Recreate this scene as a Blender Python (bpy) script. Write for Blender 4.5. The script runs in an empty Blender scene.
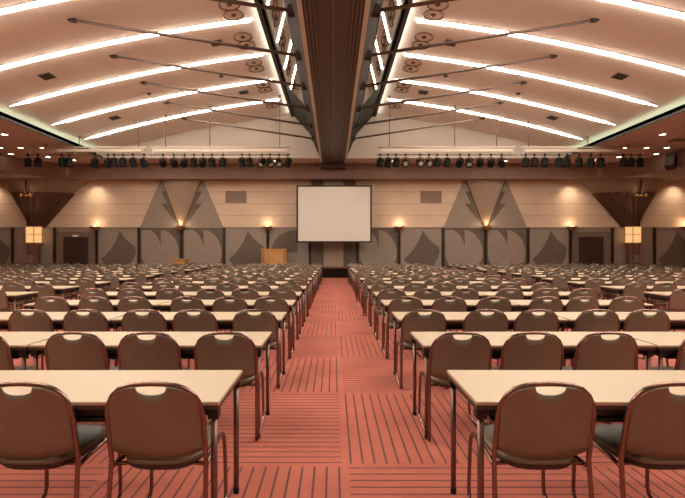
import bpy, bmesh, math, random
from mathutils import Vector, Matrix

random.seed(11)
SC = bpy.context.scene
COL = SC.collection
PI = math.pi
F = 455.0                      # focal length in pixels of the 685 px frame
CAM_Z = 1.4

# ------------------------------------------------------------------ materials
def mat(name, color, rough=0.6, metal=0.0, var=0.12, scale=6.0, bump=0.0, bscale=60.0, spec=0.5, stretch=None, coat=0.0):
    m = bpy.data.materials.new(name); m.use_nodes = True
    nt = m.node_tree; b = nt.nodes['Principled BSDF']
    b.inputs['Roughness'].default_value = rough
    b.inputs['Metallic'].default_value = metal
    b.inputs['Specular IOR Level'].default_value = spec
    if coat: b.inputs['Coat Weight'].default_value = coat
    tc = nt.nodes.new('ShaderNodeTexCoord')
    src = tc.outputs['Object']
    if stretch:
        mp = nt.nodes.new('ShaderNodeMapping'); mp.inputs['Scale'].default_value = stretch
        nt.links.new(src, mp.inputs['Vector']); src = mp.outputs['Vector']
    n = nt.nodes.new('ShaderNodeTexNoise'); n.inputs['Scale'].default_value = scale; n.inputs['Detail'].default_value = 4
    nt.links.new(src, n.inputs['Vector'])
    r = nt.nodes.new('ShaderNodeValToRGB')
    r.color_ramp.elements[0].position = 0.3; r.color_ramp.elements[1].position = 0.7
    r.color_ramp.elements[0].color = tuple(c * (1 - var) for c in color) + (1,)
    r.color_ramp.elements[1].color = tuple(min(1, c * (1 + var)) for c in color) + (1,)
    nt.links.new(n.outputs['Fac'], r.inputs['Fac'])
    nt.links.new(r.outputs['Color'], b.inputs['Base Color'])
    if bump:
        n2 = nt.nodes.new('ShaderNodeTexNoise'); n2.inputs['Scale'].default_value = bscale; n2.inputs['Detail'].default_value = 3
        nt.links.new(src, n2.inputs['Vector'])
        bp = nt.nodes.new('ShaderNodeBump'); bp.inputs['Strength'].default_value = bump; bp.inputs['Distance'].default_value = 0.01
        nt.links.new(n2.outputs['Fac'], bp.inputs['Height']); nt.links.new(bp.outputs['Normal'], b.inputs['Normal'])
    return m

def glow(name, color, strength):
    m = bpy.data.materials.new(name); m.use_nodes = True
    nt = m.node_tree; b = nt.nodes['Principled BSDF']
    b.inputs['Base Color'].default_value = (0.8, 0.8, 0.8, 1)
    b.inputs['Emission Color'].default_value = tuple(color) + (1,)
    b.inputs['Emission Strength'].default_value = strength
    return m

def math_node(nt, op, a, b=None):
    n = nt.nodes.new('ShaderNodeMath'); n.operation = op
    for i, v in enumerate((a, b)):
        if v is None: continue
        if isinstance(v, (int, float)): n.inputs[i].default_value = v
        else: nt.links.new(v, n.inputs[i])
    return n.outputs[0]

def carpet_material():
    """woven carpet tiles, 1.49 m square, thin grey stripes turned by a quarter on every other tile"""
    m = mat('striped_carpet', (0.51, 0.157, 0.113), 0.95, 0, 0.14, 1.6, 0.5, 220, spec=0.15)
    nt = m.node_tree; b = nt.nodes['Principled BSDF']
    base = b.inputs['Base Color'].links[0].from_socket
    tc = nt.nodes.new('ShaderNodeTexCoord'); sp = nt.nodes.new('ShaderNodeSeparateXYZ')
    nt.links.new(tc.outputs['Object'], sp.inputs[0])
    T = 1.49
    x = math_node(nt, 'DIVIDE', math_node(nt, 'ADD', sp.outputs['X'], -0.075 + 40 * T), T)
    y = math_node(nt, 'DIVIDE', math_node(nt, 'ADD', sp.outputs['Y'], -2.96 + 40 * T), T)
    par = math_node(nt, 'MODULO', math_node(nt, 'ADD', math_node(nt, 'FLOOR', x), math_node(nt, 'FLOOR', y)), 2.0)
    fx = math_node(nt, 'FRACT', math_node(nt, 'MULTIPLY', x, 19.0))
    fy = math_node(nt, 'FRACT', math_node(nt, 'MULTIPLY', y, 19.0))
    ax = math_node(nt, 'ABSOLUTE', math_node(nt, 'SUBTRACT', fx, 0.5))
    ay = math_node(nt, 'ABSOLUTE', math_node(nt, 'SUBTRACT', fy, 0.5))
    lx = math_node(nt, 'LESS_THAN', ax, 0.085); ly = math_node(nt, 'LESS_THAN', ay, 0.085)
    # parity 0: stripes across the depth, parity 1: stripes across the width
    inv = math_node(nt, 'SUBTRACT', 1.0, par)
    line = math_node(nt, 'ADD', math_node(nt, 'MULTIPLY', lx, inv), math_node(nt, 'MULTIPLY', ly, par))
    # stripes stop short of the tile edge
    ex = math_node(nt, 'ABSOLUTE', math_node(nt, 'SUBTRACT', math_node(nt, 'FRACT', x), 0.5))
    ey = math_node(nt, 'ABSOLUTE', math_node(nt, 'SUBTRACT', math_node(nt, 'FRACT', y), 0.5))
    inside = math_node(nt, 'LESS_THAN', math_node(nt, 'MAXIMUM', ex, ey), 0.484)
    fac = math_node(nt, 'MULTIPLY', math_node(nt, 'MULTIPLY', line, inside), 0.85)
    mx = nt.nodes.new('ShaderNodeMix'); mx.data_type = 'RGBA'
    nt.links.new(fac, mx.inputs[0]); nt.links.new(base, mx.inputs[6])
    mx.inputs[7].default_value = (0.10, 0.065, 0.065, 1)
    nt.links.new(mx.outputs[2], b.inputs['Base Color'])
    return m

def seamed_wall_material():
    """beige wall cloth in four courses, thin seams between them"""
    m = mat('beige_wall_cloth', (0.74, 0.555, 0.405), 0.85, 0, 0.04, 1.5, 0.15, 180, spec=0.2)
    nt = m.node_tree; b = nt.nodes['Principled BSDF']
    base = b.inputs['Base Color'].links[0].from_socket
    tc = nt.nodes.new('ShaderNodeTexCoord'); sp = nt.nodes.new('ShaderNodeSeparateXYZ')
    nt.links.new(tc.outputs['Object'], sp.inputs[0])
    z = math_node(nt, 'DIVIDE', math_node(nt, 'SUBTRACT', sp.outputs['Z'], 2.58), 0.645)
    a = math_node(nt, 'LESS_THAN', math_node(nt, 'FRACT', z), 0.045)
    mx = nt.nodes.new('ShaderNodeMix'); mx.data_type = 'RGBA'
    nt.links.new(math_node(nt, 'MULTIPLY', a, 0.5), mx.inputs[0]); nt.links.new(base, mx.inputs[6])
    mx.inputs[7].default_value = (0.25, 0.16, 0.10, 1)
    nt.links.new(mx.outputs[2], b.inputs['Base Color'])
    return m

M = dict(
    carpet=carpet_material(),
    wall=seamed_wall_material(),
    rear=mat('rear_wall_cloth', (0.42, 0.30, 0.21), 0.85, 0, 0.05, 2),
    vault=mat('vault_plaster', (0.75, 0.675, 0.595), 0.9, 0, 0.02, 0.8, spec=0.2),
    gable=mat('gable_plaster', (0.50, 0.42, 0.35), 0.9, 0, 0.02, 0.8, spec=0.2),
    soffit=mat('soffit_plaster', (0.53, 0.37, 0.30), 0.85, 0, 0.04, 1.0, spec=0.2),
    fascia=mat('brown_fascia', (0.25, 0.15, 0.115), 0.7, 0, 0.06, 1.2, spec=0.3),
    beam=mat('dark_wood_beam', (0.070, 0.034, 0.026), 0.5, 0, 0.18, 2, 0, spec=0.3, stretch=(6, 0.3, 6)),
    ridge=mat('brown_ridge', (0.13, 0.075, 0.055), 0.5, 0, 0.1, 2),
    darkglass=mat('dark_green_glass', (0.030, 0.036, 0.029), 0.6, 0, 0.1, 1, spec=0.08),
    beam_edge=mat('pale_beam_edge', (0.50, 0.45, 0.38), 0.7, 0, 0.05, 2),
    flank=mat('dark_flank_metal', (0.045, 0.034, 0.027), 0.8, 0, 0.15, 2, spec=0.06),
    trim=mat('dark_trim', (0.035, 0.032, 0.025), 0.5, 0.2, 0.1, 3),
    mirror=mat('tinted_mirror', (0.42, 0.43, 0.37), 0.03, 1.0, 0.03, 0.7),
    rod=mat('bronze_rod', (0.11, 0.068, 0.05), 0.5, 0.2, 0.1, 4),
    chrome=mat('ring_metal', (0.55, 0.44, 0.36), 0.3, 0.8, 0.05, 3),
    vent=mat('vent_dark', (0.06, 0.04, 0.03), 0.6, 0.2, 0.1, 10),
    dado=mat('taupe_panel_cloth', (0.33, 0.262, 0.21), 0.85, 0, 0.05, 3, 0.2, 160, spec=0.2),
    dado_pale=mat('light_taupe_cloth', (0.335, 0.27, 0.22), 0.85, 0, 0.04, 3, 0.2, 160, spec=0.2),  # lighter cloth tone of the panel pattern and relief backing
    dado_dark=mat('dark_taupe_cloth', (0.165, 0.125, 0.098), 0.85, 0, 0.06, 3, 0.2, 160, spec=0.2),
    strip=mat('dark_divider', (0.03, 0.018, 0.013), 0.5, 0.2, 0.1, 3),
    fan=mat('pale_pleated_cloth', (0.52, 0.40, 0.30), 0.8, 0, 0.05, 3, spec=0.2),
    flute=mat('fluted_bronze', (0.12, 0.06, 0.042), 0.42, 0.5, 0.12, 3),
    band=mat('brown_plaster_band', (0.26, 0.16, 0.115), 0.7, 0, 0.05, 2),
    shaft=mat('red_brown_column', (0.13, 0.05, 0.035), 0.45, 0.2, 0.1, 3),
    plate=mat('pale_plate', (0.32, 0.22, 0.16), 0.5, 0.2, 0.05, 3),
    gold=mat('gold_bowl', (0.50, 0.26, 0.10), 0.35, 0.7, 0.1, 5),
    door=mat('dark_door_wood', (0.045, 0.026, 0.018), 0.4, 0, 0.2, 3, stretch=(8, 8, 0.6)),
    doorframe=mat('taupe_door_frame', (0.19, 0.135, 0.10), 0.7, 0, 0.05, 3),
    screen=mat('screen_cloth', (0.78, 0.72, 0.62), 0.9, 0, 0.015, 1, spec=0.1),
    border=mat('black_screen_border', (0.012, 0.010, 0.009), 0.7, 0, 0.1, 3),
    pale=mat('pale_pilaster', (0.40, 0.30, 0.215), 0.8, 0, 0.04, 2),
    stage=mat('black_stage_cloth', (0.012, 0.007, 0.006), 0.9, 0, 0.2, 3, spec=0.1),
    stagetop=mat('stage_top', (0.14, 0.05, 0.035), 0.9, 0, 0.1, 3),
    oak=mat('orange_oak', (0.55, 0.28, 0.09), 0.45, 0, 0.18, 3, 0, stretch=(5, 5, 0.5)),
    oak_dark=mat('darker_oak', (0.40, 0.19, 0.06), 0.45, 0, 0.18, 3, 0, stretch=(5, 5, 0.5)),
    black=mat('black_metal', (0.006, 0.006, 0.005), 0.6, 0, 0.2, 8, spec=0.15),
    lens=mat('spot_lens', (0.55, 0.50, 0.44), 0.15, 0.3, 0.05, 5),
    batten=mat('pale_batten', (0.62, 0.52, 0.42), 0.5, 0.2, 0.05, 3),
    grille=mat('wall_grille', (0.30, 0.20, 0.15), 0.6, 0.1, 0.05, 3),
    shell=mat('bronze_chair_shell', (0.250, 0.232, 0.172), 0.30, 0.3, 0.07, 5, 0, spec=0.55),
    frame=mat('bronze_chair_tube', (0.27, 0.165, 0.135), 0.22, 0.85, 0.08, 8),
    cushion=mat('taupe_seat_vinyl', (0.20, 0.155, 0.09), 0.42, 0.0, 0.06, 8, 0.05, 90, spec=0.35),
    pan=mat('dark_seat_pan', (0.06, 0.036, 0.026), 0.4, 0.2, 0.1, 8),
    top=mat('tan_table_laminate', (0.56, 0.45, 0.31), 0.42, 0, 0.03, 2, 0, spec=0.4),
    edge=mat('brown_table_edge', (0.07, 0.042, 0.03), 0.45, 0, 0.1, 6),
    shelf=mat('black_table_shelf', (0.018, 0.013, 0.011), 0.55, 0.1, 0.15, 6),
    tleg=mat('bronze_table_leg', (0.23, 0.135, 0.115), 0.32, 0.7, 0.08, 8),
    rubber=mat('black_rubber', (0.012, 0.01, 0.01), 0.7, 0, 0.1, 10),
    g_strip=glow('strip_light', (1.0, 0.89, 0.76), 38.0),
    g_cove=glow('cove_tube_green', (0.74, 1.0, 0.76), 11.0),
    g_mid=glow('cove_tube_warm', (1.0, 0.95, 0.85), 18.0),
    g_down=glow('downlight_lens', (1.0, 0.82, 0.62), 16.0),
    g_bowl=glow('bowl_lamp', (1.0, 0.70, 0.42), 3.0),
    g_lantern=glow('lantern_shade', (1.0, 0.56, 0.22), 0.85),
    g_exit=glow('exit_lamp', (0.9, 0.9, 0.7), 0.1),
)

M['g_lantern'].node_tree.nodes['Principled BSDF'].inputs['Base Color'].default_value = (0.35, 0.2, 0.08, 1)

# ------------------------------------------------------------------ mesh builder
class MB:
    def __init__(s): s.v = []; s.f = []; s.sm = []; s.mi = []
    def face(s, idx, smooth=False, mi=0): s.f.append(tuple(idx)); s.sm.append(smooth); s.mi.append(mi)
    def box(s, x0, x1, y0, y1, z0, z1, mi=0):
        b = len(s.v)
        s.v += [(x0,y0,z0),(x1,y0,z0),(x1,y1,z0),(x0,y1,z0),(x0,y0,z1),(x1,y0,z1),(x1,y1,z1),(x0,y1,z1)]
        for q in ((0,3,2,1),(4,5,6,7),(0,1,5,4),(1,2,6,5),(2,3,7,6),(3,0,4,7)): s.face([b+i for i in q], False, mi)
        return s
    def tube(s, pts, r, n=8, mi=0, cap=True):
        pts = [Vector(p) for p in pts]; b = len(s.v); k = len(pts)
        t = (pts[1]-pts[0]).normalized()
        ref = Vector((0,0,1)) if abs(t.z) < 0.9 else Vector((1,0,0))
        u = t.cross(ref).normalized()
        for i in range(k):
            d = (pts[min(i+1,k-1)] - pts[max(i-1,0)]).normalized()
            u = (u - d*u.dot(d)).normalized(); w = d.cross(u)
            rr = r[i] if isinstance(r,(list,tuple)) else r
            for j in range(n):
                a = 2*PI*j/n; s.v.append(tuple(pts[i] + u*(rr*math.cos(a)) + w*(rr*math.sin(a))))
        for i in range(k-1):
            for j in range(n):
                j2 = (j+1) % n
                s.face((b+i*n+j, b+i*n+j2, b+(i+1)*n+j2, b+(i+1)*n+j), True, mi)
        if cap:
            s.face([b+j for j in range(n)][::-1], False, mi); s.face([b+(k-1)*n+j for j in range(n)], False, mi)
        return s
    def lathe(s, prof, n=24, c=(0,0,0), mi=0, smooth=True, caps=True):
        b = len(s.v)
        for (r, z) in prof:
            for j in range(n):
                a = 2*PI*j/n; s.v.append((c[0]+r*math.cos(a), c[1]+r*math.sin(a), c[2]+z))
        for i in range(len(prof)-1):
            for j in range(n):
                j2 = (j+1) % n; s.face((b+i*n+j, b+i*n+j2, b+(i+1)*n+j2, b+(i+1)*n+j), smooth, mi)
        if caps:
            s.face([b+j for j in range(n)][::-1], False, mi); s.face([b+(len(prof)-1)*n+j for j in range(n)], False, mi)
        return s
    def prism(s, pts, y0, y1, mi=0):
        """outline in x,z pushed through y0..y1 (y0 is the front)"""
        b = len(s.v); n = len(pts)
        s.v += [(x,y0,z) for x,z in pts] + [(x,y1,z) for x,z in pts]
        s.face(range(b,b+n), False, mi); s.face(list(range(b+n,b+2*n))[::-1], False, mi)
        for i in range(n):
            j = (i+1) % n; s.face((b+i, b+n+i, b+n+j, b+j), False, mi)
        return s
    def sheet(s, rows, smooth=True, mi=0, closed=False):
        b = len(s.v); n = len(rows[0])
        for r in rows: s.v += [tuple(p) for p in r]
        for i in range(len(rows)-1):
            for j in range(n if closed else n-1):
                j2 = (j+1) % n
                s.face((b+i*n+j, b+i*n+j2, b+(i+1)*n+j2, b+(i+1)*n+j), smooth, mi)
        return s
    def mesh(s, name, mats, bevel=0, solid=0):
        me = bpy.data.meshes.new(name); me.from_pydata(s.v, [], s.f)
        for m in mats: me.materials.append(m)
        me.polygons.foreach_set('use_smooth', s.sm); me.polygons.foreach_set('material_index', s.mi)
        bm = bmesh.new(); bm.from_mesh(me)
        if solid:
            bmesh.ops.remove_doubles(bm, verts=bm.verts, dist=1e-5)
            bmesh.ops.solidify(bm, geom=bm.faces[:], thickness=solid)
        bmesh.ops.recalc_face_normals(bm, faces=bm.faces)
        if bevel:
            bmesh.ops.bevel(bm, geom=[e for e in bm.edges if e.is_manifold and e.calc_face_angle(0) > 0.6], offset=bevel, segments=2, affect='EDGES', profile=0.5)
        bm.to_mesh(me); bm.free()
        return me

def put(name, me, parent=None, loc=None, rot=None):
    o = bpy.data.objects.new(name, me); COL.objects.link(o)
    if parent is not None: o.parent = parent
    if loc is not None: o.location = loc
    if rot is not None: o.rotation_euler = rot
    return o
def obj(name, mb, m, parent=None, loc=None, rot=None, bevel=0, solid=0, label=None):
    o = put(name, mb.mesh(name, m if isinstance(m,(list,tuple)) else [m], bevel, solid), parent, loc, rot)
    if label: o['label'] = label
    return o
def tag(o, label, cat, group=None):
    o['label'] = label; o['category'] = cat
    if group: o['group'] = group
    return o
def thing(name, label, cat, loc=(0,0,0), rz=0, group=None):
    return tag(put(name, None, None, loc, (0,0,rz)), label, cat, group)
def struct(name, mb, m, parent=None, label=None, cat=None, **k):
    o = obj(name, mb, m, parent, **k); o['kind'] = 'structure'
    if label: o['label'] = label
    if cat: o['category'] = cat
    return o
KIDS = {}
def dup(root, loc, rz, label, group=None):
    """copy of a thing, its parts and their sub-parts"""
    r = root.copy(); COL.objects.link(r); r.location = loc; r.rotation_euler = (0,0,rz); r['label'] = label
    if group: r['group'] = group
    if root.name not in KIDS:
        KIDS[root.name] = [(c, list(c.children)) for c in root.children]
    for ch, subs in KIDS[root.name]:
        c = ch.copy(); COL.objects.link(c); c.parent = r
        for g in subs:
            d = g.copy(); COL.objects.link(d); d.parent = c
    return r
ORD = ['zeroth','first','second','third','fourth','fifth','sixth','seventh','eighth','ninth','tenth','eleventh','twelfth','thirteenth',
       'fourteenth','fifteenth','sixteenth','seventeenth','eighteenth','nineteenth','twentieth','twenty-first','twenty-second','twenty-third','twenty-fourth','twenty-fifth']
def wx(u, d): return (u - 333.5) * d / F
def wz(v, d): return CAM_Z - (v - 250.0) * d / F

# ------------------------------------------------------------------ camera
cd = bpy.data.cameras.new('camera'); cam = bpy.data.objects.new('camera', cd); COL.objects.link(cam)
cam.location = (0, 0, CAM_Z); cam.rotation_euler = (PI/2, 0, 0)
cd.sensor_width = 36; cd.lens = F / 685 * 36; cd.shift_x = 9 / 685; cd.shift_y = 1 / 685
cd.clip_start = 0.05; cd.clip_end = 200
SC.camera = cam

# ------------------------------------------------------------------ room shell
WALL_D, SIDE, REAR = 24.5, 19.5, -9.0
SOFF, BULK = 5.9, 5.12
EDGE = 11.3                      # outer edge of the vault
VEND = 22.3                      # far end of the vault
FASC = 23.7                      # face of the far bulkhead
def vz(x):
    x = abs(x); return 8.238 - 0.0758*x - 0.00976*x*x

struct('floor', MB().box(-SIDE, SIDE, REAR, WALL_D, -0.1, 0), M['carpet'], label='red carpet tiles with grey stripes turned on alternate tiles')
wb = struct('wall_back', MB().box(-SIDE, SIDE, WALL_D, WALL_D+0.2, 0, 6.2), M['wall'])
struct('wall_left', MB().box(-SIDE-0.2, -SIDE, REAR, WALL_D, 0, 6.2), M['wall'])
struct('wall_right', MB().box(SIDE, SIDE+0.2, REAR, WALL_D, 0, 6.2), M['wall'])
struct('wall_rear', MB().box(-SIDE, SIDE, REAR-0.2, REAR, 0, 8.6), M['rear'])

# flat outer ceiling: two sides and the strip beyond the vault
mb = MB()
mb.box(-SIDE, -EDGE-0.03, REAR, VEND, SOFF, SOFF+0.012); mb.box(EDGE+0.03, SIDE, REAR, VEND, SOFF, SOFF+0.012)
mb.box(-SIDE, SIDE, VEND, WALL_D, SOFF, SOFF+0.15)
struct('ceiling', mb, M['soffit'])
# vaulted halves
for sgn, nm in ((-1, 'left'), (1, 'right')):
    xs = [2.0, 2.2] + [2.4 + i*(11.62-2.4)/26 for i in range(27)]
    rows = []
    for y in [REAR + i*(VEND-REAR)/12 for i in range(13)]:
        rows.append([(sgn*x, y, max(vz(x), 6.235) + (0.14 if x < 2.05 else 0.03 if x < 2.25 else 0)) for x in xs])
    o = struct('vault_ceiling', MB().sheet(rows), M['vault']); o['label'] = f'curved plaster ceiling bay on the {nm} of the dark beam'
    # gable closing the far end of the vault
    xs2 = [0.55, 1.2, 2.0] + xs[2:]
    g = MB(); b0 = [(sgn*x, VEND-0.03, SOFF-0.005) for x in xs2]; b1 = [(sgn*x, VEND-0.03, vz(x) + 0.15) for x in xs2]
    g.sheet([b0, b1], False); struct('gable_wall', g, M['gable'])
    # lip along the outer edge, green cove tube behind it
    lp = MB()
    lp.box(*sorted((sgn*(EDGE-0.02), sgn*(EDGE+0.03))), REAR, VEND, SOFF-0.02, SOFF+0.065)
    struct('cove_trim', lp, M['trim'])
    c = MB()
    c.tube([(sgn*(EDGE+0.12), REAR+0.3, SOFF+0.03), (sgn*(EDGE+0.12), VEND-0.2, SOFF+0.03)], 0.025, 6)
    t = obj('cove_light', c, M['g_cove']); tag(t, f'greenish cove tube hidden along the outer edge of the {nm} vault', 'light')
    # dark ledge along the mirror, warm tube behind it
    lg = MB(); lg.box(*sorted((sgn*1.945, sgn*2.085)), REAR, VEND, 7.925, 7.94); lg.box(*sorted((sgn*1.945, sgn*1.965)), REAR, VEND, 7.925, 8.2)
    struct('ledge_trim', lg, M['trim'])
    c = MB(); c.tube([(sgn*2.02, REAR+0.3, 7.965), (sgn*2.02, VEND-0.2, 7.965)], 0.018, 6)
    t = obj('cove_light', c, M['g_mid']); tag(t, f'bright cove tube between the mirror and the {nm} vault', 'light')
struct('rear_gable_wall', MB().box(-12, 12, REAR-0.2, REAR, 8.5, 9.2), M['rear'])

# central beam: bottom board with ridges, sloping flanks, mirrors above
bm_root = put('ceiling_beam', None); bm_root['kind'] = 'structure'; bm_root['label'] = 'long dark beam down the middle of the ceiling'
BZ = 5.82
p = MB().box(-0.60, 0.60, REAR, FASC, BZ, BZ+0.2)
obj('bottom_board', p, M['beam'], bm_root)
p = MB()
for sgn in (-1, 1):
    for x0, x1 in ((0.345, 0.365), (0.415, 0.44), (0.495, 0.52)):
        p.box(*sorted((sgn*x0, sgn*x1)), REAR, 23.0, BZ-0.05, BZ)
p.box(-0.014, 0.014, REAR, 23.0, BZ-0.012, BZ)
obj('ridge', p, M['ridge'], bm_root)
for sgn in (-1, 1):
    p = MB().box(*sorted((sgn*0.565, sgn*0.655)), REAR, 23.3, BZ-0.03, BZ+0.08); obj('edge_rail', p, M['beam_edge'], bm_root)
    p = MB(); p.sheet([[(sgn*0.63, y, BZ+0.06) for y in (REAR, VEND)], [(sgn*1.106, y, 7.04) for y in (REAR, VEND)]], False)
    obj('flank_panel', p, M['flank'], bm_root, solid=0.02)
    p = MB(); p.sheet([[(sgn*1.106, y, 7.04) for y in (REAR, 17.8)], [(sgn*1.95, y, 7.985) for y in (REAR, 17.8)]], False)
    obj('mirror_panel', p, M['mirror'], bm_root, label='tinted mirror sloping up to the vault')
    p = MB(); p.sheet([[(sgn*1.106, y, 7.04) for y in (17.8, VEND)], [(sgn*1.95, y, 7.985) for y in (17.8, VEND)]], False)
    obj('dark_end_panel', p, M['darkglass'], bm_root)
    p = MB().tube([(sgn*1.10, REAR, 7.02), (sgn*1.10, VEND, 7.02)], 0.035, 6); obj('flank_rail', p, M['trim'], bm_root)
    # raking end of the flank down to the far bulkhead
    p = MB(); p.sheet([[(sgn*0.62, VEND, BZ), (sgn*0.62, VEND, 6.7), (sgn*0.62, 23.6, BZ)]], False) if False else None
roof = MB().box(-2.1, 2.1, REAR, VEND, 8.35, 8.45); struct('upper_ceiling', roof, M['trim'])
struct('beam_head_trim', MB().box(-0.66, 0.66, 23.05, FASC+0.02, 5.60, SOFF+0.02), M['beam'])

# bulkhead that runs round the room, round at the corners
RAD, BX = 2.2, 15.5
def bulk_path(off=0.0):
    pts = [(-(BX+off), REAR), (-(BX+off), FASC-RAD)]
    for i in range(1, 13):
        a = PI - i*(PI/2)/12
        pts.append((-(BX-RAD) + (RAD+off)*math.cos(a), FASC-RAD + (RAD+off)*math.sin(a)))
    return pts + [(-x, y) for x, y in pts[::-1]]
pth = bulk_path()
mb = MB(); mb.sheet([[(x, y, BULK) for x, y in pth], [(x, y, SOFF+0.02) for x, y in pth]], True)
struct('trim_1', mb, M['fascia'], label='brown bulkhead face above the far wall, round at the corners')
pw = []
for x, y in pth:
    if abs(x) >= BX - 1e-3 and y < FASC-RAD-0.01: pw.append((math.copysign(SIDE, x), y))
    elif abs(x) >= BX - 1e-3: pw.append((math.copysign(SIDE, x), y))
    else:
        k = max(0, (abs(x) - (BX-RAD))/RAD)
        pw.append((math.copysign(abs(x) + k*(SIDE-BX), x), WALL_D))
mb = MB(); mb.sheet([[(x, y, BULK) for x, y in pth], [(x, y, BULK) for x, y in pw]], False)
struct('bulkhead_ceiling', mb, M['fascia'])
mb = MB(); mb.sheet([[(x, y, BULK-0.01) for x, y in bulk_path(-0.03)], [(x, y, BULK+0.07) for x, y in bulk_path(-0.03)]], True)
struct('trim_2', mb, M['fascia'], label='thin brown bead under the bulkhead')

# ------------------------------------------------------------------ dado of the far wall
S = WALL_D / F
PB = [23.5, 65.5, 109, 151.5, 194, 236, 278, 320, 362]
DT = 2.58
def arc(cx, cz, r, a0, a1, n=14, rz=None):
    rz = rz or r
    return [(cx + r*math.cos(math.radians(a0 + (a1-a0)*i/n)), cz + rz*math.sin(math.radians(a0 + (a1-a0)*i/n))) for i in range(n+1)]
SAIL = [(.55,.97),(.60,.88),(.68,.79),(.80,.69),(.93,.60),(.955,.50),(.91,.36),(.83,.22),(.72,.06),(.25,.06),(.18,.2),(.08,.33),(.2,.42),(.33,.56),(.45,.74)]
DISC = [(.03,.97),(.03,.44)] + arc(.5,.44,.47,180,360,20,.40) + arc(.5,.44,.47,10,88,12,.53) + [(.515,.60)] + arc(.03,.55,.48,8,62,10,.47) + [(.24,.97)]
LEAF = [(.05,.48)] + arc(.72,.48,.67,170,92,10,.5) + [(.72,.97),(.72,.48)]
LDISC = arc(.5,.46,.47,-200,88,28,.5) + [(.515,.72)] + arc(.03,.62,.48,10,60,8,.4)
kinds = {(-1,0):'leaf', (-1,1):'sail', (-1,2):'disc', (-1,3):'disc', (-1,4):'sail', (-1,5):'door', (-1,6):'plain', (-1,7):'sail',
         (1,0):'disc', (1,1):'sail', (1,2):'disc', (1,3):'disc', (1,4):'sail', (1,5):'door', (1,6):'plain', (1,7):'sail'}
for (sg, k), kd in kinds.items():
    xa, xb = sorted((sg*PB[k]*S, sg*PB[k+1]*S)); xa += 0.07; xb -= 0.07
    w = xb - xa
    dp = struct('dado_panel', MB().box(xa, xb, WALL_D-0.05, WALL_D, 0, DT), M['dado_pale'] if kd in ('sail', 'leaf') else M['dado_dark'] if kd == 'disc' else M['dado'], wb)
    q = lambda P: [(xa + u*w, 0.12 + v*(DT-0.16)) for u, v in P]
    if kd == 'sail': obj('sail_inlay', MB().prism(q(SAIL), WALL_D-0.075, WALL_D-0.05), M['dado_dark'], dp)
    if kd == 'disc': obj('disc_inlay', MB().prism(q(DISC), WALL_D-0.075, WALL_D-0.05), M['dado_pale'], dp)
    if kd == 'leaf': obj('leaf_inlay', MB().prism(q(LEAF), WALL_D-0.075, WALL_D-0.05), M['dado_dark'], dp)
for sg in (-1, 1):
    for k in range(8):
        x = sg*PB[k]*S
        struct('divider_trim', MB().box(x-0.07, x+0.07, WALL_D-0.11, WALL_D-0.0, 0, DT+0.03), M['strip'], wb)
struct('dado_cap_trim', MB().box(-SIDE, SIDE, WALL_D-0.09, WALL_D, DT, DT+0.045), M['dado'], wb)
# centre bay behind the screen
for sg in (-1, 1):
    x0, x1 = sorted((sg*0.53, sg*(PB[0]*S-0.07)))
    struct('dark_bay_panel', MB().box(x0, x1, WALL_D-0.10, WALL_D, 0, BULK), M['dado_dark'], wb)
struct('pilaster_panel', MB().box(-0.53, -0.006, WALL_D-0.22, WALL_D, 0, BULK), M['pale'], wb)
struct('pilaster_panel', MB().box(0.006, 0.53, WALL_D-0.22, WALL_D, 0, BULK), M['pale'], wb)

# doors
for n, sg in ((1, -1), (2, 1)):
    cx = sg*256.5*S; w = 0.68; h = wz(237, WALL_D)
    fr = MB()
    fr.box(cx-w-0.35, cx-w, WALL_D-0.12, WALL_D-0.02, 0, h+0.28); fr.box(cx+w, cx+w+0.35, WALL_D-0.12, WALL_D-0.02, 0, h+0.28)
    fr.box(cx-w, cx+w, WALL_D-0.12, WALL_D-0.02, h, h+0.28)
    d = struct(f'door_{n}', fr, M['doorframe']); d['label'] = f'dark double door in the far wall, {"left" if sg<0 else "right"} end'
    for s2 in (-1, 1):
        lx0, lx1 = sorted((cx+s2*0.008, cx+s2*(w-0.005)))
        leaf = obj('door_leaf', MB().box(lx0, lx1, WALL_D-0.09, WALL_D-0.055, 0.01, h-0.01), M['door'], d)
        obj('handle', MB().tube([(cx+s2*0.07, WALL_D-0.15, 0.9), (cx+s2*0.07, WALL_D-0.15, 1.3)], 0.014, 8).box(cx+s2*0.07-0.01, cx+s2*0.07+0.01, WALL_D-0.15, WALL_D-0.09, 0.95, 0.98).box(cx+s2*0.07-0.01, cx+s2*0.07+0.01, WALL_D-0.15, WALL_D-0.09, 1.22, 1.25), M['trim'], leaf)
ex = thing('exit_lamp', 'small pale lamp over the dark double door at the left end', 'light', (-256.5*S, WALL_D-0.14, wz(237, WALL_D)+0.06))
obj('housing', MB().box(-0.19, 0.19, -0.02, 0.02, -0.07, 0.07), M['plate'], ex); obj('lens_panel', MB().box(-0.14,0.14,-0.03,-0.02,-0.035,0.035), M['g_exit'], ex)

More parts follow.
